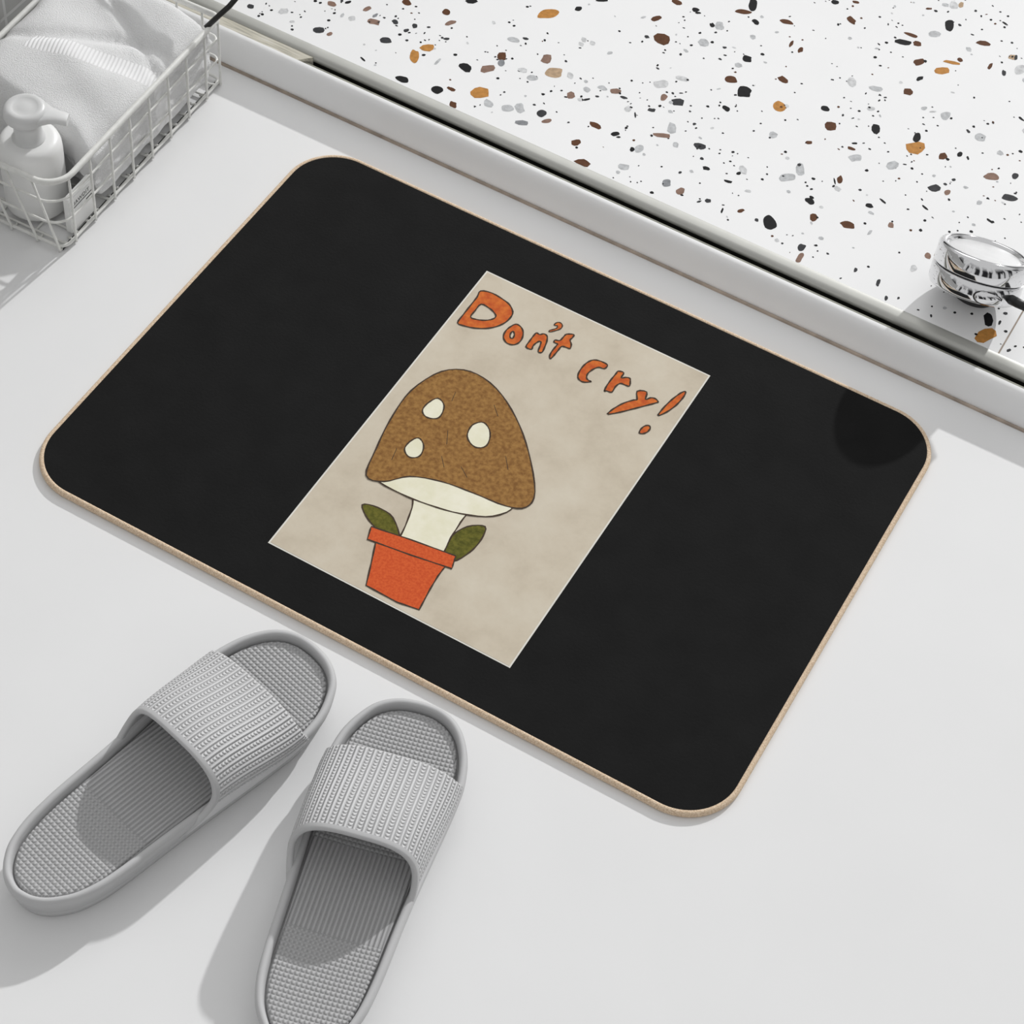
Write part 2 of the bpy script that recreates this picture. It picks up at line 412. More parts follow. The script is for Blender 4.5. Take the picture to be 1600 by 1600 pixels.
def simple(name, col, rough=.5, metal=0.0, var=.06, scale=40, spec=.5, bump=0):
    k = NT(name, col, rough, metal, spec)
    f = k.noise(scale)
    k.color(k.ramp(f, [(.3, tuple(c*(1-var) for c in col)), (.7, tuple(min(1, c*(1+var)) for c in col))]))
    if bump: k.bump(k.noise(scale*12, 4), bump)
    return k.m

M = {}
M['floor'] = simple('white_floor', (.80, .80, .80), .55, var=.012, scale=9, spec=.3)
M['terrazzo'] = simple('terrazzo_ground', (.86, .86, .86), .35, var=.01, scale=14, spec=.3)
for k, c in dict(K=(.016, .016, .017), D=(.055, .056, .06), B=(.13, .055, .026), T=(.30, .19, .145), O=(.58, .27, .07),
                 L=(.56, .40, .26), G=(.60, .61, .62), g=(.72, .725, .73), H=(.30, .31, .325)).items():
    nm = dict(K='black_chip', D='charcoal_chip', B='brown_chip', T='pinkish_brown_chip', O='amber_chip', L='sand_chip', G='grey_chip', g='pale_grey_chip', H='slate_chip')[k]
    M['chip_'+k] = simple(nm, tuple(v*.85 for v in c), .55, var=.18, scale=260, spec=.08)
M['rail'] = simple('white_rail_enamel', (.90, .90, .90), .32, var=.015, scale=20, spec=.4)
M['caulk'] = simple('stained_caulk', (.40, .33, .27), .7, var=.25, scale=60)
M['gap'] = simple('dark_gap_shade', (.022, .022, .018), .7, var=.4, scale=50)
M['channel'] = simple('greenish_channel', (.22, .22, .18), .6, var=.25, scale=70)  # greenish grey with a mottled tone
M['metal_trim'] = simple('brushed_metal_trim', (.47, .47, .44), .42, metal=.4, var=.05, scale=30)
def mk():
    k = NT('stained_infill', rough=.7)
    mp = k.n('ShaderNodeMapping'); mp.inputs['Scale'].default_value = (4, 60, 60); k.l(k.co(), mp.inputs['Vector'])
    f = k.noise(9, 5, .6, mp.outputs[0])
    k.color(k.ramp(f, [(.3, (.30, .29, .25)), (.5, (.55, .52, .43)), (.68, (.62, .60, .55))]))
    return k.m
M['infill'] = mk()
def mk():
    k = NT('pale_square_tile', rough=.3)
    b = k.n('ShaderNodeTexBrick'); b.offset = 0; b.squash = 1
    b.inputs['Scale'].default_value = 1.0
    b.inputs['Brick Width'].default_value = .052; b.inputs['Row Height'].default_value = .052; b.inputs['Mortar Size'].default_value = .0018
    b.inputs['Color1'].default_value = (.60, .60, .59, 1); b.inputs['Color2'].default_value = (.55, .55, .54, 1); b.inputs['Mortar'].default_value = (.78, .78, .77, 1)
    s = k.sep(k.co()); c = k.n('ShaderNodeCombineXYZ'); k.l(s[1], c.inputs[0]); k.l(s[2], c.inputs[1]); k.l(c.outputs[0], b.inputs['Vector'])
    k.color(b.outputs['Color']); k.bump(b.outputs['Fac'], -.001)
    return k.m
M['tile'] = mk()
def mk():
    k = NT('black_felt', (.0105, .0105, .0105), .9, spec=.12)
    f = k.noise(30, 4); k.color(k.ramp(f, [(.3, (.0095, .0095, .0095)), (.7, (.0120, .0120, .0120))]))
    k.bump(k.noise(420, 3), .0005, .6); return k.m
M['felt'] = mk()
def mk():
    k = NT('tan_binding', rough=.8, spec=.2)
    f = k.noise(900, 3); k.color(k.ramp(f, [(.3, (.60, .43, .28)), (.7, (.88, .72, .55))]))
    k.bump(k.noise(1500, 2), .0006); return k.m
M['binding'] = mk()
def mk():
    k = NT('aged_paper_print', rough=.8, spec=.2)
    f = k.noise(22, 6, .65); k.color(k.ramp(f, [(.25, (.50, .43, .33)), (.5, (.60, .53, .42)), (.75, (.66, .60, .49))]))
    return k.m
M['paper'] = mk()
M['paper_edge'] = simple('paper_edge', (.74, .72, .66), .8, var=.03, spec=.2)
def ink(name, a, b, scale=500):
    k = NT(name, rough=.8, spec=.2); f = k.noise(scale, 4, .6)
    k.color(k.ramp(f, [(.35, a), (.65, b)])); return k.m
M['ink_orange'] = ink('orange_ink', (.50, .085, .018), (.66, .17, .03), 160)
M['ink_red'] = ink('orange_red_ink', (.56, .075, .018), (.68, .12, .03))
M['ink_brown'] = ink('ochre_brown_ink', (.21, .095, .025), (.36, .19, .055), 300)
M['ink_cream'] = ink('cream_ink', (.78, .75, .56), (.86, .83, .68), 60)
M['ink_olive'] = ink('olive_ink', (.075, .075, .008), (.15, .14, .02), 300)
M['ink_dark'] = ink('dark_outline_ink', (.045, .03, .02), (.07, .045, .03))

SL = (.60, .60, .603)
def ribbed(name, col, mode):
    k = NT(name, col, .62, spec=.25)
    if mode == 'strap':
        s = k.sep(k.co('UV')); a, u = s[0], s[1]
        p, q = .0032, .0028
    else:
        s = k.sep(k.co()); u, a = s[0], s[1]
        p, q = .0033, .0034
    rib = k.math('ABSOLUTE', k.math('SINE', k.math('MULTIPLY', a, math.pi/p)))
    dot = k.math('ABSOLUTE', k.math('SINE', k.math('MULTIPLY', u, math.pi/q)))
    if mode == 'strap':
        alt = k.math('GREATER_THAN', k.math('SINE', k.math('MULTIPLY', a, math.pi/p)), 0)
        dd = k.math('ADD', k.math('MULTIPLY', k.math('SUBTRACT', dot, 1.0), k.math('MULTIPLY', alt, .85)), 1.0)
        h = k.math('MULTIPLY', k.math('MULTIPLY', rib, dd), k.math('LESS_THAN', k.math('ABSOLUTE', a), .066))
    else:
        # dimples at toe and heel, plain ribs between
        m1 = k.math('GREATER_THAN', u, .155); m2 = k.math('LESS_THAN', u, .088)
        z = k.math('MAXIMUM', m1, m2)
        dm = k.math('ADD', k.math('MULTIPLY', k.math('SUBTRACT', dot, 1.0), k.math('MULTIPLY', z, .75)), 1.0)
        h = k.math('MULTIPLY', rib, dm)
        seam = k.math('LESS_THAN', k.math('ABSOLUTE', k.math('SUBTRACT', u, .088)), .0006)
        h = k.math('SUBTRACT', h, k.math('MULTIPLY', seam, .8))
    k.bump(h, .0016 if mode == 'strap' else .0013, 1.0)
    return k.m
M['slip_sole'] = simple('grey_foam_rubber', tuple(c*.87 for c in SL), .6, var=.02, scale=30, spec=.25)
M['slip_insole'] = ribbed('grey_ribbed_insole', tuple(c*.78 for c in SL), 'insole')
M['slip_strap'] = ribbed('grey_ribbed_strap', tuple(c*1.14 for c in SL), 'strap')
def mk():
    k = NT('white_terry', (.89, .89, .89), .95, spec=.1)
    s = k.sep(k.co())
    # waffle band woven across the towel
    y = k.math('SUBTRACT', s[1], k.math('MULTIPLY', s[0], .35))
    band = k.math('MULTIPLY', k.math('MULTIPLY', k.math('GREATER_THAN', y, .092), k.math('LESS_THAN', y, .112)), k.math('GREATER_THAN', s[0], -.105))
    w = k.math('ABSOLUTE', k.math('SINE', k.math('MULTIPLY', k.math('ADD', s[0], k.math('MULTIPLY', s[1], .3)), math.pi/.0034)))
    n = k.noise(900, 3, .7)
    nb = k.math('SUBTRACT', 1.0, band)
    h = k.math('ADD', k.math('MULTIPLY', n, nb), k.math('MULTIPLY', k.math('MULTIPLY', w, .5), band))
    k.bump(h, .0016, .9); return k.m
M['towel'] = mk()
M['wire'] = simple('white_coated_wire', (.76, .76, .73), .4, var=.06, scale=200)
M['wire_dark'] = simple('worn_black_wire', (.012, .012, .012), .4, var=.3, scale=300)
M['plastic'] = simple('white_plastic', (.84, .84, .83), .35, var=.01)
def mk():
    k = NT('frosted_plastic', (.84, .845, .84), .3)
    k.b.inputs['Transmission Weight'].default_value = .25
    f = k.noise(50); k.color(k.ramp(f, [(.3, (.82, .825, .82)), (.7, (.86, .86, .855))])); return k.m
M['frosted'] = mk()
M['carton'] = simple('white_card', (.84, .84, .83), .6, var=.02)
M['print_black'] = simple('black_print', (.03, .03, .03), .6)
M['chrome'] = simple('polished_chrome', (.80, .80, .81), .07, metal=1.0, var=.02, scale=20)
M['satin'] = simple('satin_chrome_cap', (.86, .86, .86), .32, metal=.75, var=.03, scale=120)
M['black'] = simple('black_rubber', (.008, .008, .008), .4)

# ------------------------------------------------------------------ camera
CAMP = Vector((0.7533382, -0.75781885, 1.3573273))
VIEW = Vector((-0.24307075, 0.5478034, -0.80051736)).normalized()
RIGHT = Vector((0.86827232, 0.49080311, 0.07221831)).normalized()
UP = RIGHT.cross(VIEW).normalized()
cd = bpy.data.cameras.new('camera'); cd.sensor_width = 36; cd.lens = 3441.293/1600*36; cd.clip_start = .01
cam = bpy.data.objects.new('camera', cd); C.objects.link(cam)
R = Matrix((RIGHT, UP, -VIEW)).transposed().to_4x4(); R.translation = CAMP
cam.matrix_world = R
SC.camera = cam
SC.view_settings.view_transform = 'Standard'
SC.view_settings.look = 'None'
SC.view_settings.exposure = 0; SC.view_settings.gamma = 1

# ------------------------------------------------------------------ light
w = bpy.data.worlds.new('room_light'); SC.world = w; w.use_nodes = True
t = w.node_tree; bg = t.nodes['Background']
tc = t.nodes.new('ShaderNodeTexCoord'); sp = t.nodes.new('ShaderNodeSeparateXYZ'); t.links.new(tc.outputs['Generated'], sp.inputs[0])
# noise bands added for chrome reflections: bright and dark uprights low, even white above
mp = t.nodes.new('ShaderNodeMapping'); mp.inputs['Scale'].default_value = (2.2, 2.2, .12); t.links.new(tc.outputs['Generated'], mp.inputs['Vector'])
nz = t.nodes.new('ShaderNodeTexNoise'); nz.inputs['Scale'].default_value = 2.4; nz.inputs['Detail'].default_value = 2; t.links.new(mp.outputs[0], nz.inputs['Vector'])
cr = t.nodes.new('ShaderNodeValToRGB'); cr.color_ramp.elements[0].position = .46; cr.color_ramp.elements[0].color = (.03, .03, .032, 1)
cr.color_ramp.elements[1].position = .54; cr.color_ramp.elements[1].color = (.95, .95, .95, 1)
t.links.new(nz.outputs['Fac'], cr.inputs['Fac'])
mr = t.nodes.new('ShaderNodeMapRange'); mr.inputs['From Min'].default_value = .30; mr.inputs['From Max'].default_value = .55
t.links.new(sp.outputs[2], mr.inputs['Value'])
mx = t.nodes.new('ShaderNodeMix'); mx.data_type = 'RGBA'
t.links.new(mr.outputs[0], mx.inputs['Factor']); t.links.new(cr.outputs[0], mx.inputs['A']); mx.inputs['B'].default_value = (1, 1, 1, 1)
t.links.new(mx.outputs['Result'], bg.inputs['Color'])
bg.inputs['Strength'].default_value = WORLD

AZ, EL = math.radians(-95.0), math.radians(28.0)
d = Vector((math.cos(AZ)*math.cos(EL), math.sin(AZ)*math.cos(EL), -math.sin(EL)))
sd = bpy.data.lights.new('sun', 'SUN'); sd.energy = SUN; sd.angle = math.radians(1.2)
so = bpy.data.objects.new('sun', sd); C.objects.link(so)
so.rotation_euler = d.to_track_quat('-Z', 'Y').to_euler(); so.location = (0.3, 2, 1.6)

ad = bpy.data.lights.new('gradient_fill', 'AREA'); ad.energy = AREA; ad.size = 1.0  # unseen soft lamp added to brighten the far side of the floor
ao = bpy.data.objects.new('gradient_fill', ad); C.objects.link(ao); ao.location = (-.25, 1.7, 1.5)
ao.rotation_euler = (Vector((.2, .2, 0))-ao.location).to_track_quat('-Z', 'Y').to_euler()

# ------------------------------------------------------------------ setting
X0, X1 = -.278, 1.25
LEDGE = .027
bm = bmesh.new(); add_box(bm, -.30, 1.25, -1.1, .4665, -.03, 0)
tag(obj('floor', bm, M['floor'], smooth=False), 'plain white floor under the black mat', kind='structure')
bm = bmesh.new(); add_box(bm, -.31, X0, -1.1, 1.35, -.03, .42)
tag(obj('wall_left', bm, M['tile'], smooth=False), 'pale grey square tiled wall beyond the wire basket', kind='structure')

# rail: a bull-nosed white threshold
bm = bmesh.new()
prof = [(.4665, -.01), (.4665, .0)]
for k in range(1, 13):
    a = k/12*math.pi/2
    q = k/12; prof.append((.4665+.0163*q, .0268*(1-(1-q)**2.6)))
prof += [(.4828, .0262), (.4833, .024), (.4833, -.01)]
ra = [bm.verts.new((X0, y, z)) for y, z in prof]; rb = [bm.verts.new((X1, y, z)) for y, z in prof]
n = len(prof)
for i in range(n):
    j = (i+1) % n; bm.faces.new((ra[i], ra[j], rb[j], rb[i]))
bm.faces.new(ra); bm.faces.new(rb[::-1])
bmesh.ops.recalc_face_normals(bm, faces=bm.faces)
o = obj('trim_1', bm, M['rail']); auto_smooth(o, 35)
tag(o, 'rounded white threshold rail between floor and terrazzo', kind='structure')
bm = bmesh.new(); add_tube(bm, [(X0, .4655, .0002), (X1, .4655, .0002)], .0016, 8)
tag(obj('trim_2', bm, M['caulk']), 'thin brownish caulk line at the foot of the rail', kind='structure')
bm = bmesh.new(); add_box(bm, X0, X1, .4833, .4986, -.02, .009)
tag(obj('trim_3', bm, M['gap'], smooth=False), 'dark narrow channel behind the rail', kind='structure')
bm = bmesh.new()
prof = [(.4985, -.02), (.4985, .0192), (.4962, .0192), (.4950, .0200), (.4945, .0215), (.4946, .0232), (.4952, .0250), (.4966, .0263), (.4990, .0269), (.5030, .0272), (.5060, .0272), (.5066, .0270), (.5066, -.02)]
ra = [bm.verts.new((X0, y, z)) for y, z in prof]; rb = [bm.verts.new((X1, y, z)) for y, z in prof]; n = len(prof)
for i in range(n):
    j = (i+1) % n; bm.faces.new((ra[i], ra[j], rb[j], rb[i]))
bm.faces.new(ra); bm.faces.new(rb[::-1]); bmesh.ops.recalc_face_normals(bm, faces=bm.faces)
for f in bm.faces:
    if f.calc_center_median().z < .0194 and abs(f.calc_center_median().y-.4985) < .004: f.material_index = 1  # recess under the nose coloured black for its shadow line
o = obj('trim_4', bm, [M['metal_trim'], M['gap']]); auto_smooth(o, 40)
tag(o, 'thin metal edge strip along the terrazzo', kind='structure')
bm = bmesh.new(); add_box(bm, X0, X1, .4832, .4886, .0, .0226)
tag(obj('trim_6', bm, M['channel'], smooth=False), 'greenish grey inner lip of the rail channel', kind='structure')
bm = bmesh.new(); add_box(bm, X0, -.056, .4836, .4942, .0, .0256)
vs = list(bm.verts)
for v in vs:
    if v.co.x > -.1 and v.co.y > .49: v.co.x += .01
o = obj('trim_5', bm, M['infill'], smooth=False)
tag(o, 'stained beige filler in the channel behind the basket', kind='structure')

# terrazzo slab with its chips laid flush in the top
bm = bmesh.new()
add_box(bm, X0, .6048, .5066, 1.35, -.02, LEDGE)
add_box(bm, .6062, X1, .5066, 1.35, -.02, LEDGE)
add_box(bm, .6048, .6062, .5066, 1.35, -.02, LEDGE-.0012, 10)
order = 'KDBTOLGgH'
rnd = random.Random(11)
def blob(x, y, A, B, c, n=9, rough=.16):
    pts = []
    ph = rnd.uniform(0, 6.28); corner = rnd.choice((2.2, 2.6, 3.2))
    for k in range(n):
        a = 2*math.pi*k/n+rnd.uniform(-.12, .12)
        r = 1+rnd.uniform(-rough, rough)+.10*math.cos(2*a+ph)
        cs, sn = math.cos(a), math.sin(a)
        e = (abs(cs)**corner+abs(sn)**corner)**(-1/corner)
        pts.append((x+(A[0]*cs+B[0]*sn)*e*r, y+(A[1]*cs+B[1]*sn)*e*r))
    pts = [(p[0], max(p[1], .5069)) for p in pts]
    if n > 6 and rnd.random() < .55: pts = smooth_loop(pts, 2)
    pts = [(p[0], max(p[1], .5069+.00002*i)) for i, p in enumerate(pts)]
    area = sum(pts[i-1][0]*pts[i][1]-pts[i][0]*pts[i-1][1] for i in range(len(pts)))
    if area < 0: pts = pts[::-1]
    z = LEDGE+.00005+rnd.random()*.00008
    f = bm.faces.new([bm.verts.new((p[0], p[1], z)) for p in pts]); f.material_index = 1+order.index(c)
seeds = []
for ln in CHIPS.strip().splitlines():
    a = ln.split(); v = [float(q) for q in a[:6]]
    if v[1] < .5080: continue
    blob(v[0], v[1], v[2:4], v[4:6], a[6]); seeds.append((v[0], v[1]))
def inside(x, y): return X0+.01 < x < X1-.01 and .5085 < y < 1.33
# fine dark specks, gathered in loose clusters
def speck(x, y, r, c):
    if not inside(x, y): return
    th = rnd.uniform(0, 3.14); e = rnd.choice((1, 1, .7, .5)); 
    blob(x, y, (r*math.cos(th), r*math.sin(th)), (-r*e*math.sin(th), r*e*math.cos(th)), c, n=6, rough=.2)
for i in range(190):
    cx, cy = rnd.uniform(-.2, .85), rnd.uniform(.51, 1.0)
    for k in range(rnd.randint(3, 9)):
        speck(cx+rnd.gauss(0, .018), cy+rnd.gauss(0, .015), rnd.choice((.0008, .0009, .0011, .0014, .0017)), rnd.choice('KKKKDD'))
for i in range(420):
    speck(rnd.uniform(-.2, .85), rnd.uniform(.51, 1.0), rnd.choice((.0008, .0010, .0013)), rnd.choice('KKKDB'))
for i in range(260):
    speck(rnd.uniform(-.2, .85), rnd.uniform(.51, 1.0), rnd.choice((.0012, .002, .003)), rnd.choice('GGg'))
# the rest of the slab, outside what was looked at closely
for i in range(700):
    x, y = rnd.uniform(X0, X1), rnd.uniform(.52, 1.33)
    if (-.17 < x < .80) and y < .757+(x-.1487)*.68+.01: continue
    r = rnd.choice((.001, .0014, .003, .006, .009)); th = rnd.uniform(0, 3.14); e = rnd.uniform(.4, .8)
    if not inside(x, y) or not inside(x, y-r*1.3): continue
    blob(x, y, (r*math.cos(th), r*math.sin(th)), (-r*e*math.sin(th), r*e*math.cos(th)), rnd.choice('KDBBTOGGgH') if r > .002 else rnd.choice('KKD'))
o = obj('floor_terrazzo', bm, [M['terrazzo']]+[M['chip_'+c] for c in order]+[M['caulk']], smooth=False)
tag(o, 'white terrazzo slab with black, brown and amber chips', kind='structure')

# ------------------------------------------------------------------ bath mat
def lift(x, y, z):
    k = 1-z/CAMP.z
    return CAMP.x+(x-CAMP.x)*k, CAMP.y+(y-CAMP.y)*k
MW, MH = .6, .42994
def rrect(x0, x1, y0, y1, r, n=14):
    pts = []
    for cx, cy, a0 in ((x1-r, y0+r, -90), (x1-r, y1-r, 0), (x0+r, y1-r, 90), (x0+r, y0+r, 180)):
        for k in range(n+1):
            a = math.radians(a0+90*k/n); pts.append((cx+r*math.cos(a), cy+r*math.sin(a)))
    return pts
mx0, my0 = lift(0, 0, .003); mx1, my1 = lift(MW, MH, .003)
mc = ((mx0+mx1)/2, (my0+my1)/2)
mat = empty('bath_mat', (mc[0], mc[1], 0))
tag(mat, 'black rectangular bath mat with tan bound edge and beige printed picture, on white floor', 'bath mat')
x0, x1, y0, y1 = mx0-mc[0], mx1-mc[0], my0-mc[1], my1-mc[1]
def ringmesh(bm, rings, mat=0, close=False):
    R_ = [[bm.verts.new(p) for p in r] for r in rings]
    for A, B in zip(R_, R_[1:]):
        n = len(A)
        for k in range(n):
            f = bm.faces.new((A[k], A[(k+1) % n], B[(k+1) % n], B[k])); f.material_index = mat
    return R_
bm = bmesh.new()
spec = [(.0030, .0004), (.0030, .0044), (.0036, .0049), (.0050, .0050)]
rings = [[(px, py, z) for px, py in rrect(x0+i, x1-i, y0+i, y1-i, .045-i)] for i, z in spec]
Rg = ringmesh(bm, rings); bm.faces.new(Rg[-1]); bm.faces.new(Rg[0][::-1])
obj('mat_pad', bm, M['felt'], mat, smooth=False)
# binding: folded tape round the rim
bm = bmesh.new()
spec = [(.0034, .0002), (.0008, .0003), (.0001, .0012), (.0000, .0026), (.0004, .0042), (.0014, .0052), (.0028, .0054), (.0038, .0050), (.0040, .0046)]
rings = [[(px, py, z) for px, py in rrect(x0+i, x1-i, y0+i, y1-i, .045-i, 18)] for i, z in spec]
ringmesh(bm, rings)
obj('edge_binding', bm, M['binding'], mat)
# printed picture
ZP = .0054
px0, py1 = lift(.19939, .37882, ZP); px1, py0 = lift(.19939+.21041, .37882-.33224, ZP)
def loc(p): return (p[0]-mc[0], p[1]-mc[1])
a0, b0 = loc((px0, py0)); a1, b1 = loc((px1, py1))
bm = bmesh.new()
nx, ny = 2, 2
e = .0013
add_box(bm, a0, a1, b0, b1, .0047, ZP-.0002, 1)
add_box(bm, a0+e, a1-e, b0+e, b1-e, .0048, ZP-.00005, 0)
panel = obj('printed_panel', bm, [M['paper'], M['paper_edge']], mat, smooth=False)
panel['label'] = 'beige printed picture panel'
bm = bmesh.new()
for k, loops in LETTERS.items():
    lp = [smooth_loop([loc(p) for p in l], 3) for l in loops]
    fill_loops(bm, lp, ZP+.00015, 0)
    for l in lp: stroke(bm, l, .0013 if k != 'apostrophe' else .001, ZP+.00025, True, 1)
o = obj('lettering', bm, [M['ink_orange'], M['ink_dark']], panel, smooth=False); o['label'] = 'orange hand lettering reading Don\'t cry!'
for k, nm, mt in (('leaf', 'drawn_leaf', 'ink_olive'), ('leaf2', 'drawn_leaf', 'ink_olive'), ('stem', 'drawn_mushroom_stem', 'ink_cream'), ('pot', 'drawn_pot', 'ink_red'), ('saucer', 'drawn_pot_rim', 'ink_red'), ('gill', 'drawn_mushroom_gills', 'ink_cream'), ('cap', 'drawn_mushroom_cap', 'ink_brown'), ('spot', 'drawn_spot', 'ink_cream'), ('spot2', 'drawn_spot', 'ink_cream'), ('spot3', 'drawn_spot', 'ink_cream')):
    bm = bmesh.new(); lp = [loc(p) for p in PRINT[k]]
    if k not in ('pot', 'saucer'): lp = smooth_loop(lp, 4)
    else: lp = [tuple(Vector(lp[i]).lerp(Vector(lp[(i+1) % len(lp)]), s/4)) for i in range(len(lp)) for s in range(4)]
    zz = ZP+.00012+{'leaf': 0, 'leaf2': .00003, 'stem': .00008, 'pot': .00014, 'saucer': .00020, 'gill': .00026, 'cap': .00032}.get(k, .00040)
    fill_loops(bm, [lp], zz, 0); stroke(bm, lp, .0012, zz+.00003, True, 1)
    if k == 'cap':
        for dsh in DASHES: stroke(bm, [loc(p) for p in dsh], .0011, zz+.00003, False, 1)
    obj(nm, bm, [M[mt], M['ink_dark']], panel, smooth=False)

# ------------------------------------------------------------------ slippers
OUTER = [(0, 0), (.0015, .008), (.004, .014), (.008, .0195), (.013, .0243), (.019, .0288), (.026, .0322), (.036, .0356), (.047, .0380), (.062, .0398), (.078, .0410), (.108, .0425), (.14, .045), (.18, .049), (.205, .0512), (.222, .0515), (.238, .0492), (.25, .0455), (.26, .0405), (.267, .0352), (.272, .0295), (.2755, .0233), (.2778, .0165), (.279, .008)]
INNER = [(0, 0), (.0015, -.008), (.004, -.014), (.009, -.0208), (.015, -.0260), (.022, -.0308), (.029, -.0342), (.039, -.0374), (.05, -.0395), (.065, -.0408), (.08, -.0415), (.11, -.0425), (.14, -.044), (.18, -.0465), (.205, -.0475), (.222, -.0468), (.238, -.0440), (.25, -.0395), (.26, -.0338), (.267, -.0285), (.272, -.0225), (.2755, -.0160), (.2778, -.009), (.279, 0)]
def outline(sgn):
    # closed loop: heel -> outer side -> toe -> inner side
    pts = [Vector((u, v*sgn)) for u, v in OUTER]+[Vector((u, v*sgn)) for u, v in INNER[:0:-1]]
    pts = smooth_loop([tuple(p) for p in pts], 3)
    return pts
def spine(p): return Vector((min(max(p.x, .055), .218), 0))
def inset(pts, d):
    out = []
    for p in pts:
        s = spine(p); q = s-p; L = q.length
        out.append(p+q*min(1, d/L) if L > 1e-6 else p)
    return out
def rimh(u): return .0315-.0045*sm(.06, .25, u)
def make_slipper(sgn, name, label, loc_, ang):
    root = empty(name, loc_, ang); tag(root, label, 'slipper', 'pair of grey slide slippers')
    base = outline(sgn)
    def ring(d, zf): return [(p.x, p.y, zf(p.x)) for p in inset(base, d)]
    bm = bmesh.new()
    rs = [ring(.012, lambda u: .0003), ring(.0072, lambda u: .0004), ring(.0056, lambda u: .0018), ring(.0046, lambda u: .006),
          ring(.0034, lambda u: .010), ring(.0040, lambda u: .0112), ring(.0034, lambda u: .0124), ring(.0020, lambda u: rimh(u)*.62), ring(.0005, lambda u: rimh(u)-.008), ring(0, lambda u: rimh(u)-.0045),
          ring(.0004, lambda u: rimh(u)-.0018), ring(.0018, lambda u: rimh(u)-.0003), ring(.0034, lambda u: rimh(u)),
          ring(.0050, lambda u: rimh(u)-.0006), ring(.0058, lambda u: rimh(u)-.0022), ring(.0063, lambda u: rimh(u)-.006), ring(.0066, lambda u: rimh(u)-.0095), ring(.012, lambda u: rimh(u)-.010)]
    Rg = ringmesh(bm, rs); bm.faces.new(Rg[0][::-1]); bm.faces.new(Rg[-1])
    bmesh.ops.recalc_face_normals(bm, faces=bm.faces)
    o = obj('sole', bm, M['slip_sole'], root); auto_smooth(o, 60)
    bm = bmesh.new()
    top = lambda d: (lambda u: rimh(u)-.0052-.0012*d)
    rs = [ring(.0076, lambda u: rimh(u)-.0098), ring(.0076, lambda u: rimh(u)-.0072), ring(.0082, lambda u: rimh(u)-.0060), ring(.0095, top(0)), ring(.013, top(.2)), ring(.02, top(.6)), ring(.03, top(1)), ring(.08, top(1.1))]
    Rg = ringmesh(bm, rs)
    bmesh.ops.remove_doubles(bm, verts=bm.verts, dist=1e-5)
    bmesh.ops.recalc_face_normals(bm, faces=bm.faces)
    for f in bm.faces:
        pass
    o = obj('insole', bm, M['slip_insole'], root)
    # strap
    bm = bmesh.new(); uvl = bm.loops.layers.uv.new('UVMap')
    NT_, NS = 56, 18; grid = []; uv = []
    for i in range(NT_+1):
        th = math.pi*i/NT_; sn, cs = math.sin(th), math.cos(th)
        low = (1-sn)
        ur = .140-.034*low**3.2; uf = .2165+.013*low**3
        row = []
        for j in range(NS+1):
            s = j/NS; u = ur+(uf-ur)*s
            wo = interp(OUTER, u)+.0010-.004*low**6; wi = -interp(INNER, u)+.0010-.004*low**6+.0065*min(1, sn*2.2)*(1-.6*s)
            wid = wo if cs >= 0 else wi
            H = (.0545-.0165*sm(0, 1, s))+.0015*math.sin(math.pi*s)
            v = sgn*wid*(abs(cs)**.62)*(1 if cs >= 0 else -1)
            z = .0115+(H+.004)*(sn**.80)
            # sides lean in slightly above the rim
            row.append(Vector((u, v, z)))
        grid.append(row)
    for j in range(NS+1):
        acc = 0; col = []
        for i in range(NT_+1):
            if i: acc += (grid[i][j]-grid[i-1][j]).length
            col.append(acc)
        mid = col[NT_//2]; uv.append([c-mid for c in col])
    V = [[bm.verts.new(p) for p in r] for r in grid]
    for i in range(NT_):
        for j in range(NS):
            idx = [(i, j), (i, j+1), (i+1, j+1), (i+1, j)]
            if sgn < 0: idx = idx[::-1]
            f = bm.faces.new([V[a][b] for a, b in idx])
            for lp, (a, b) in zip(f.loops, idx):
                lp[uvl].uv = (uv[b][a], grid[a][b].x)
            f.material_index = 1 if (j == 0) else 0
    bm.normal_update()
    if sum(f.normal.z for f in bm.faces) < 0: bmesh.ops.reverse_faces(bm, faces=bm.faces)
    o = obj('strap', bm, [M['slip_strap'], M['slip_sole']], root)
    md = o.modifiers.new('thick', 'SOLIDIFY'); md.thickness = .0046; md.offset = -1; md.material_offset_rim = 1; md.use_rim = True
    bv = o.modifiers.new('round', 'BEVEL'); bv.width = .0017; bv.segments = 3; bv.limit_method = 'ANGLE'; bv.angle_limit = math.radians(50)
    return root
s1 = make_slipper(1, 'slipper', 'grey ribbed slide slipper shown whole, at the left, its heel within the frame', (.2257, -.2973, 0), math.radians(75.97))
h2 = Vector((.4504, -.3271))+.031*Vector((math.cos(math.radians(104.4)), math.sin(math.radians(104.4))))
s2 = make_slipper(-1, 'slipper', 'grey ribbed slide slipper pointing at the mat edge, its heel cut off by the frame', (h2.x, h2.y, 0), math.radians(104.4))

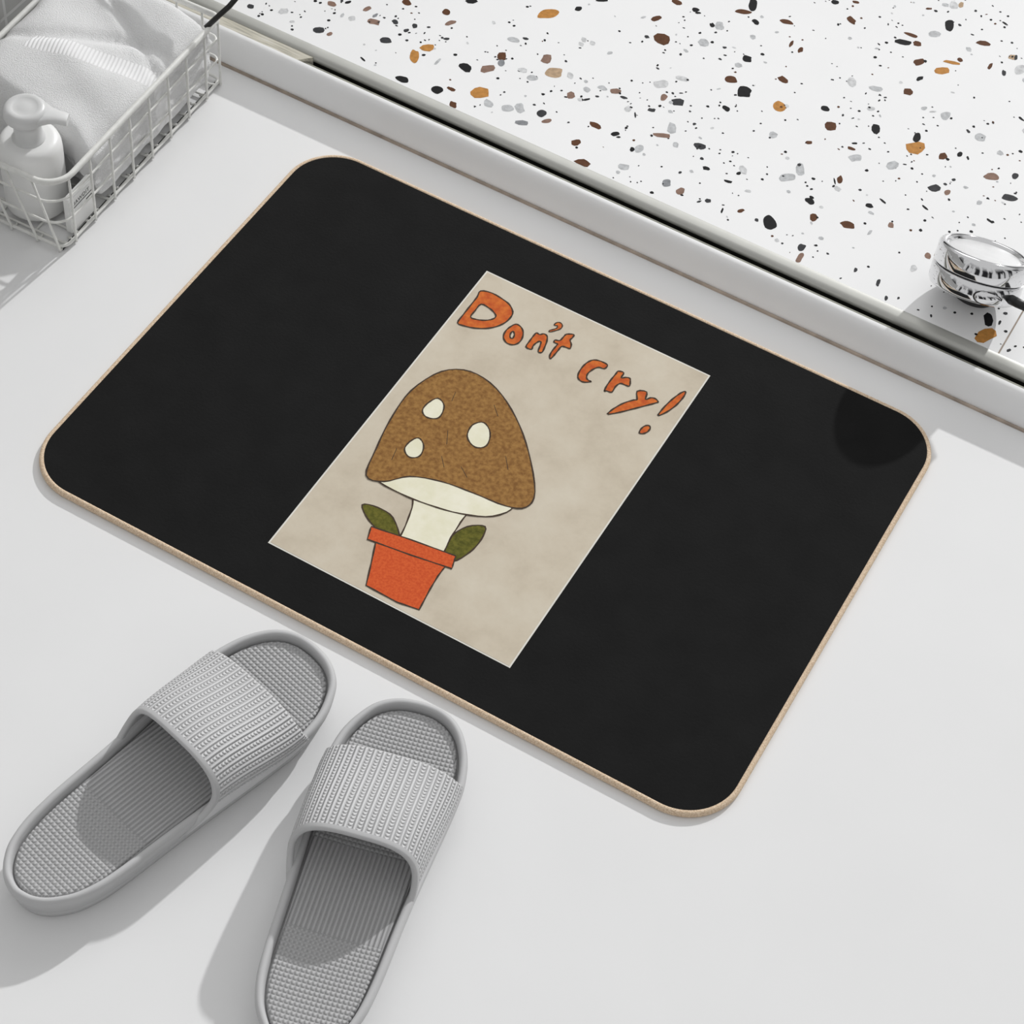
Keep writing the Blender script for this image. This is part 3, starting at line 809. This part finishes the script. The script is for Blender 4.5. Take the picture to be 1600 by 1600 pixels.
# ------------------------------------------------------------------ wire basket
BX, BY, BROT = -.1025, .203, math.radians(1.9)
bas = empty('wire_basket', (BX, BY, 0), BROT)
tag(bas, 'white coated wire basket on the floor holding a folded towel and a pump bottle', 'basket')
BW, BL, BH = .142, .2425, .075      # local: x from -BW to 0, y from 0 to BL
def brect(i, r, z):
    # rounded at the front, tighter at the back corners
    a = rrect(-BW+i, -i, i, BL-i, r, 8); b = rrect(-BW+i, -i, i, BL-i, min(r, .007), 8)
    return [(p[0], p[1], z) for p in (q if q[1] < BL/2 else w_ for q, w_ in zip(a, b))]
bm = bmesh.new(); add_tube(bm, brect(-.0004, .022, BH), .0027, 10, closed=True)
rim = obj('rim', bm, M['wire'], bas)
for z, r, rad in ((.0525, .020, .0011), (.029, .018, .0011), (.0045, .010, .0015)):
    bm = bmesh.new(); add_tube(bm, brect(0.0006, r, z), rad, 8, closed=True)
    obj('band_wire', bm, M['wire'], bas)
def upright(p_bot, p_top, foot):
    bm = bmesh.new(); a = Vector(p_bot); b = Vector(p_top)
    add_tube(bm, [a+Vector((foot[0], foot[1], 0)), a+Vector((foot[0]*.4, foot[1]*.4, -.0004)), a, a+Vector((0, 0, .004)), b], .00115, 8)
    obj('upright_wire', bm, M['wire'], bas)
for k in range(8):
    y = .0155+.0288*k
    if y > BL-.01: break
    upright((0.0009, y, .0018), (0.0009, y, BH-.001), (-.008, 0))
    upright((-BW-.0009, y, .0018), (-BW-.0009, y, BH-.001), (.008, 0))
for x in (-.0045, -.0268, -.052, -.077, -.102):
    upright((x, -.0009, .0018), (x-.0205, -.0025 if x < -.02 else .0000, BH-.001), (0, .008))
for x in (-.018, -.044, -.070, -.096, -.122):
    upright((x, BL+.0009, .0018), (x, BL+.0009, BH-.001), (0, -.008))
upright((0.0009, BL-.0035, .0018), (0.0009, BL-.0035, BH-.001), (-.006, 0))
# bottom grid
for k in range(16):
    y = .008+.0150*k
    bm = bmesh.new(); add_tube(bm, [(-BW+.002, y, .0042), (-BW+.006, y, .0026), (-.006, y, .0026), (-.002, y, .0042)], .0011, 8)
    obj('floor_wire', bm, M['wire'], bas)
for x in (-.004, -.035, -.071, -.107, -.138):
    bm = bmesh.new(); add_tube(bm, [(x, .002, .0012), (x, BL-.002, .0012)], .0011, 8)
    obj('floor_wire', bm, M['wire_dark' if x == -.004 else 'wire'], bas)
# bail handle, black, leaning out over the far side
bm = bmesh.new()
hp = []
for k in range(25):
    a = math.pi*k/24
    hp.append((-.071+(.069+.062*math.sin(a))*math.cos(a), BL-.018+.052*math.sin(a)**.8, BH+.0005+.050*math.sin(a)**.8))
add_tube(bm, hp, .0024, 10)
h = obj('handle', bm, M['wire_dark'], bas); h['label'] = 'black handle'

# ------------------------------------------------------------------ towel
def make_towel():
    root = empty('folded_towel', (-.1078, .2585, .0066), BROT)
    tag(root, 'folded white terry towel lying in the wire basket', 'towel')
    NX, NY = 72, 90
    W_, L_ = .131, .179
    bm = bmesh.new(); rings = []
    for j in range(NY+1):
        eta = -1+2*j/NY
        y = L_*(j/NY)
        # rounded ends
        f = (1-abs(eta)**22)**.5 if abs(eta) < 1 else 0
        ring = []
        for i in range(NX):
            a = 2*math.pi*i/NX
            cs, sn = math.cos(a), math.sin(a)
            e = (abs(cs)**7+abs(sn)**7)**(-1/7)
            x = -W_/2+W_/2*cs*e*(1-.02*(1-f))
            up = sn*e            # -1 bottom .. 1 top
            tleft = (x+W_)/W_
            ht = .084-.019*tleft**1.8+.0035*math.sin(3.0*tleft+5*y/L_)
            ht *= 1-.20*sm(.40, 0, y/L_)*(.2+.8*tleft)
            z = ht*(.5+.5*up*f)
            if up > -.7:
                k = max(0, up)
                n1 = noise.noise(Vector((x*16, y*22, 2.1)))*.0042+noise.noise(Vector((x*45+3, y*45, z*30)))*.0014
                # crossing creases
                c1 = math.exp(-((y-.098-.42*(x+.06)+.012*math.sin(40*x))/.006)**2)
                c2 = math.exp(-((y-.128+.55*(x+.05))/.005)**2)
                z += k*(n1-.0045*c1-.0035*c2)
            # rolled layers on the sides
            side = abs(cs)*e
            if side > .9 and abs(up) < .95:
                lay = math.sin(math.pi*((z/.0165) % 1.0))
                x += math.copysign(1, cs)*(.0032*lay-.002)+noise.noise(Vector((x*20, y*60, z*60)))*.0022
            x = min(.0016, max(-.1325, x))
            yy = y+(1-y/L_)*.009*sm(-.010, -.030, x)
            ring.append((x, yy+(.003*math.sin(z*190) if abs(eta) > .96 else 0), z))
        rings.append(ring)
    Rg = ringmesh(bm, rings); bm.faces.new(Rg[0][::-1]); bm.faces.new(Rg[-1])
    bmesh.ops.recalc_face_normals(bm, faces=bm.faces)
    obj('towel_cloth', bm, M['towel'], root)
    # turned-back inner fold showing at the far end
    return root
make_towel()

# ------------------------------------------------------------------ pump bottle
bt = empty('pump_bottle', (-.1545, .2365, .0042))
tag(bt, 'squat white pump bottle standing in the front corner of the wire basket', 'bottle')
bm = bmesh.new()
add_lathe(bm, [(0, 0), (.022, 0), (.0252, .0012), (.0262, .004), (.0262, .060), (.0258, .066), (.0242, .0705), (.021, .0727), (.0185, .0732), (.0120, .0733), (0, .0733)], 64)
obj('bottle_body', bm, M['plastic'], bt)
bm = bmesh.new()
add_lathe(bm, [(0, .0690), (.0128, .0690), (.0138, .0736), (.0134, .0745), (.0118, .0752), (.0112, .0860), (.0105, .0960), (0, .0960)], 40)
obj('collar', bm, M['frosted'], bt)
bm = bmesh.new()
add_lathe(bm, [(0, .0950), (.0145, .0950), (.0172, .0965), (.0180, .0995), (.0176, .1035), (.0158, .1062), (.0130, .1072), (.0105, .1066), (.0085, .1060), (.005, .1066), (0, .1068)], 48)
# nozzle, drawn out to one side
nd = Vector((.90, .38, 0)).normalized(); sd_ = Vector((-nd.y, nd.x, 0))
secs = []
for s, wdt, zl, zh in ((.006, .0150, .0955, .1058), (.014, .0125, .0960, .1050), (.020, .0088, .0965, .1040), (.026, .0070, .0965, .1030), (.032, .0064, .0955, .1022), (.0345, .0058, .0948, .1012)):
    c = nd*s; r_ = []
    for k in range(16):
        a = 2*math.pi*k/16; cx, cz = math.cos(a), math.sin(a); e = (abs(cx)**3+abs(cz)**3)**(-1/3)
        p = c+sd_*wdt*cx*e; r_.append((p.x, p.y, (zl+zh)/2+(zh-zl)/2*cz*e))
    secs.append(r_)
Rg = ringmesh(bm, secs); bm.faces.new(Rg[0][::-1]); bm.faces.new(Rg[-1])
bmesh.ops.recalc_face_normals(bm, faces=bm.faces)
o = obj('pump_head', bm, M['frosted'], bt); auto_smooth(o, 45)

# ------------------------------------------------------------------ small carton
ct = empty('small_carton', (-.1165, .2375, .0042), BROT)
tag(ct, 'small white carton with fine black print beside the pump bottle in the basket', 'carton')
bm = bmesh.new(); add_box(bm, .0020, .0085, -.0165, .0185, 0, .0375)
bmesh.ops.bevel(bm, geom=list(bm.edges), offset=.0007, segments=2, affect='EDGES')
obj('box', bm, M['carton'], ct, smooth=False)
fc = bpy.data.curves.new('print', 'FONT'); fc.body = 'AIAWDIT'; fc.size = .0056; fc.space_character = 1.12; fc.extrude = .00004
tmp = bpy.data.objects.new('tmp', fc); C.objects.link(tmp)
bpy.context.view_layer.update()
dg = bpy.context.evaluated_depsgraph_get()
me = bpy.data.meshes.new_from_object(tmp.evaluated_get(dg)); bpy.data.objects.remove(tmp); bpy.data.curves.remove(fc)
me.transform(Matrix(((0, 0, 1, .0086), (1, 0, 0, -.0145), (0, 1, 0, .0285), (0, 0, 0, 1))))
bm = bmesh.new(); bm.from_mesh(me); bpy.data.meshes.remove(me)
add_box(bm, .0085, .00865, -.0150, .0175, .0256, .0264)
add_box(bm, .0085, .00865, .0060, .0175, .0215, .0226)
obj('lettering', bm, M['print_black'], ct, smooth=False)

# ------------------------------------------------------------------ chrome control
KN = Vector((-.076, .487, .868)).normalized()
KT = Vector((.5605, .5576, .078))
kz = KN; ky = (Vector((0, 1, 0))-kz*kz.y).normalized(); kx = ky.cross(kz)
KR, KH = .0384, .0375
KM = Matrix((kx, ky, kz)).transposed().to_4x4(); KM.translation = KT-kz*KH
kb = empty('chrome_knob', (KT.x, KT.y+.004, LEDGE))
tag(kb, 'round polished chrome knob with a recessed cap, tilted back on the terrazzo', 'knob')
inv = Matrix.Translation(-Vector(kb.location))
KL = inv @ KM
bm = bmesh.new()
add_lathe(bm, [(0, .001), (KR-.006, .001), (KR-.0022, .002), (KR-.0006, .0045), (KR, .009), (KR, .0172), (KR-.0007, .0182), (KR-.0022, .0185), (0, .0185)], 96, 0, KL)
o = obj('knob_body', bm, M['chrome'], kb); auto_smooth(o, 50)
bm = bmesh.new()
add_lathe(bm, [(0, .0183), (KR-.0028, .0183), (KR-.0028, .0196), (0, .0196)], 96, 0, KL)
obj('seam_ring', bm, M['black'], kb, smooth=False)
bm = bmesh.new()
add_lathe(bm, [(0, .0194), (KR-.0022, .0194), (KR-.0007, .0197), (KR, .0206), (KR, .0345), (KR-.0008, .0362), (KR-.0024, .0373), (KR-.0046, .0374), (KR-.0058, .0366), (KR-.0068, .0338), (0, .0338)], 96, 0, KL)
o = obj('cap_ring', bm, M['chrome'], kb); auto_smooth(o, 50)
bm = bmesh.new()
add_lathe(bm, [(KR-.0070, .0337), (KR-.0076, .0345), (KR-.010, .0349), (.012, .0352), (0, .0352)], 96, 0, KL)
obj('cap_disc', bm, M['satin'], kb)
# foot under the tilted body
bm = bmesh.new()
c = KL @ Vector((0, 0, .004))
prof = []
ringsf = []
for s in (0, .5, 1):
    ringsf.append([])
    for k in range(48):
        a = 2*math.pi*k/48
        top = KL @ Vector((.018*math.cos(a), .018*math.sin(a)+.012, .002))
        bot = Vector((c.x+.018*math.cos(a), c.y+.013*math.sin(a)+.014, 0.0002))
        ringsf[-1].append(bot.lerp(top, s))
Rg = ringmesh(bm, ringsf); bm.faces.new(Rg[0][::-1]); bm.faces.new(Rg[-1]); bmesh.ops.recalc_face_normals(bm, faces=bm.faces)
obj('foot', bm, M['black'], kb)
# teardrop reflection on the chrome built as shape, outlined in black; then the pin
def on_side(ang, z, out): return KL @ Vector(((KR+out)*math.cos(ang), (KR+out)*math.sin(ang), z))
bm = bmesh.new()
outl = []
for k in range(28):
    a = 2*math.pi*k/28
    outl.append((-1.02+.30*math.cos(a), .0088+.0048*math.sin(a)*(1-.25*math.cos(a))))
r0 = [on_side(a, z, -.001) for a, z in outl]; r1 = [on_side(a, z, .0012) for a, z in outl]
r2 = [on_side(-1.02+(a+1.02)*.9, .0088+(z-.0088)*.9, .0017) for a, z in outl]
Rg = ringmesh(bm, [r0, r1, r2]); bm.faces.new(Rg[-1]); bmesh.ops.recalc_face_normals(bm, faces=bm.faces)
obj('reflection_tab', bm, M['chrome'], kb)
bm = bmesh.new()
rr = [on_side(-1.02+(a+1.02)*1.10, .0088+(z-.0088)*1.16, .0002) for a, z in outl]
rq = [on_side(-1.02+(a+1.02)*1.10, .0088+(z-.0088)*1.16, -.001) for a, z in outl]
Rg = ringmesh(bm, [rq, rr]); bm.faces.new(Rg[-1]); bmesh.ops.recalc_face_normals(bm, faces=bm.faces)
obj('reflection_outline', bm, M['black'], kb)
bm = bmesh.new()
p0 = on_side(-.42, .010, -.002); p1 = on_side(-.42, .010, .016)
add_tube(bm, [p0, p0.lerp(p1, .5), p1], [.0042, .0040, .0034], 16)
obj('lever_pin', bm, M['black'], kb)
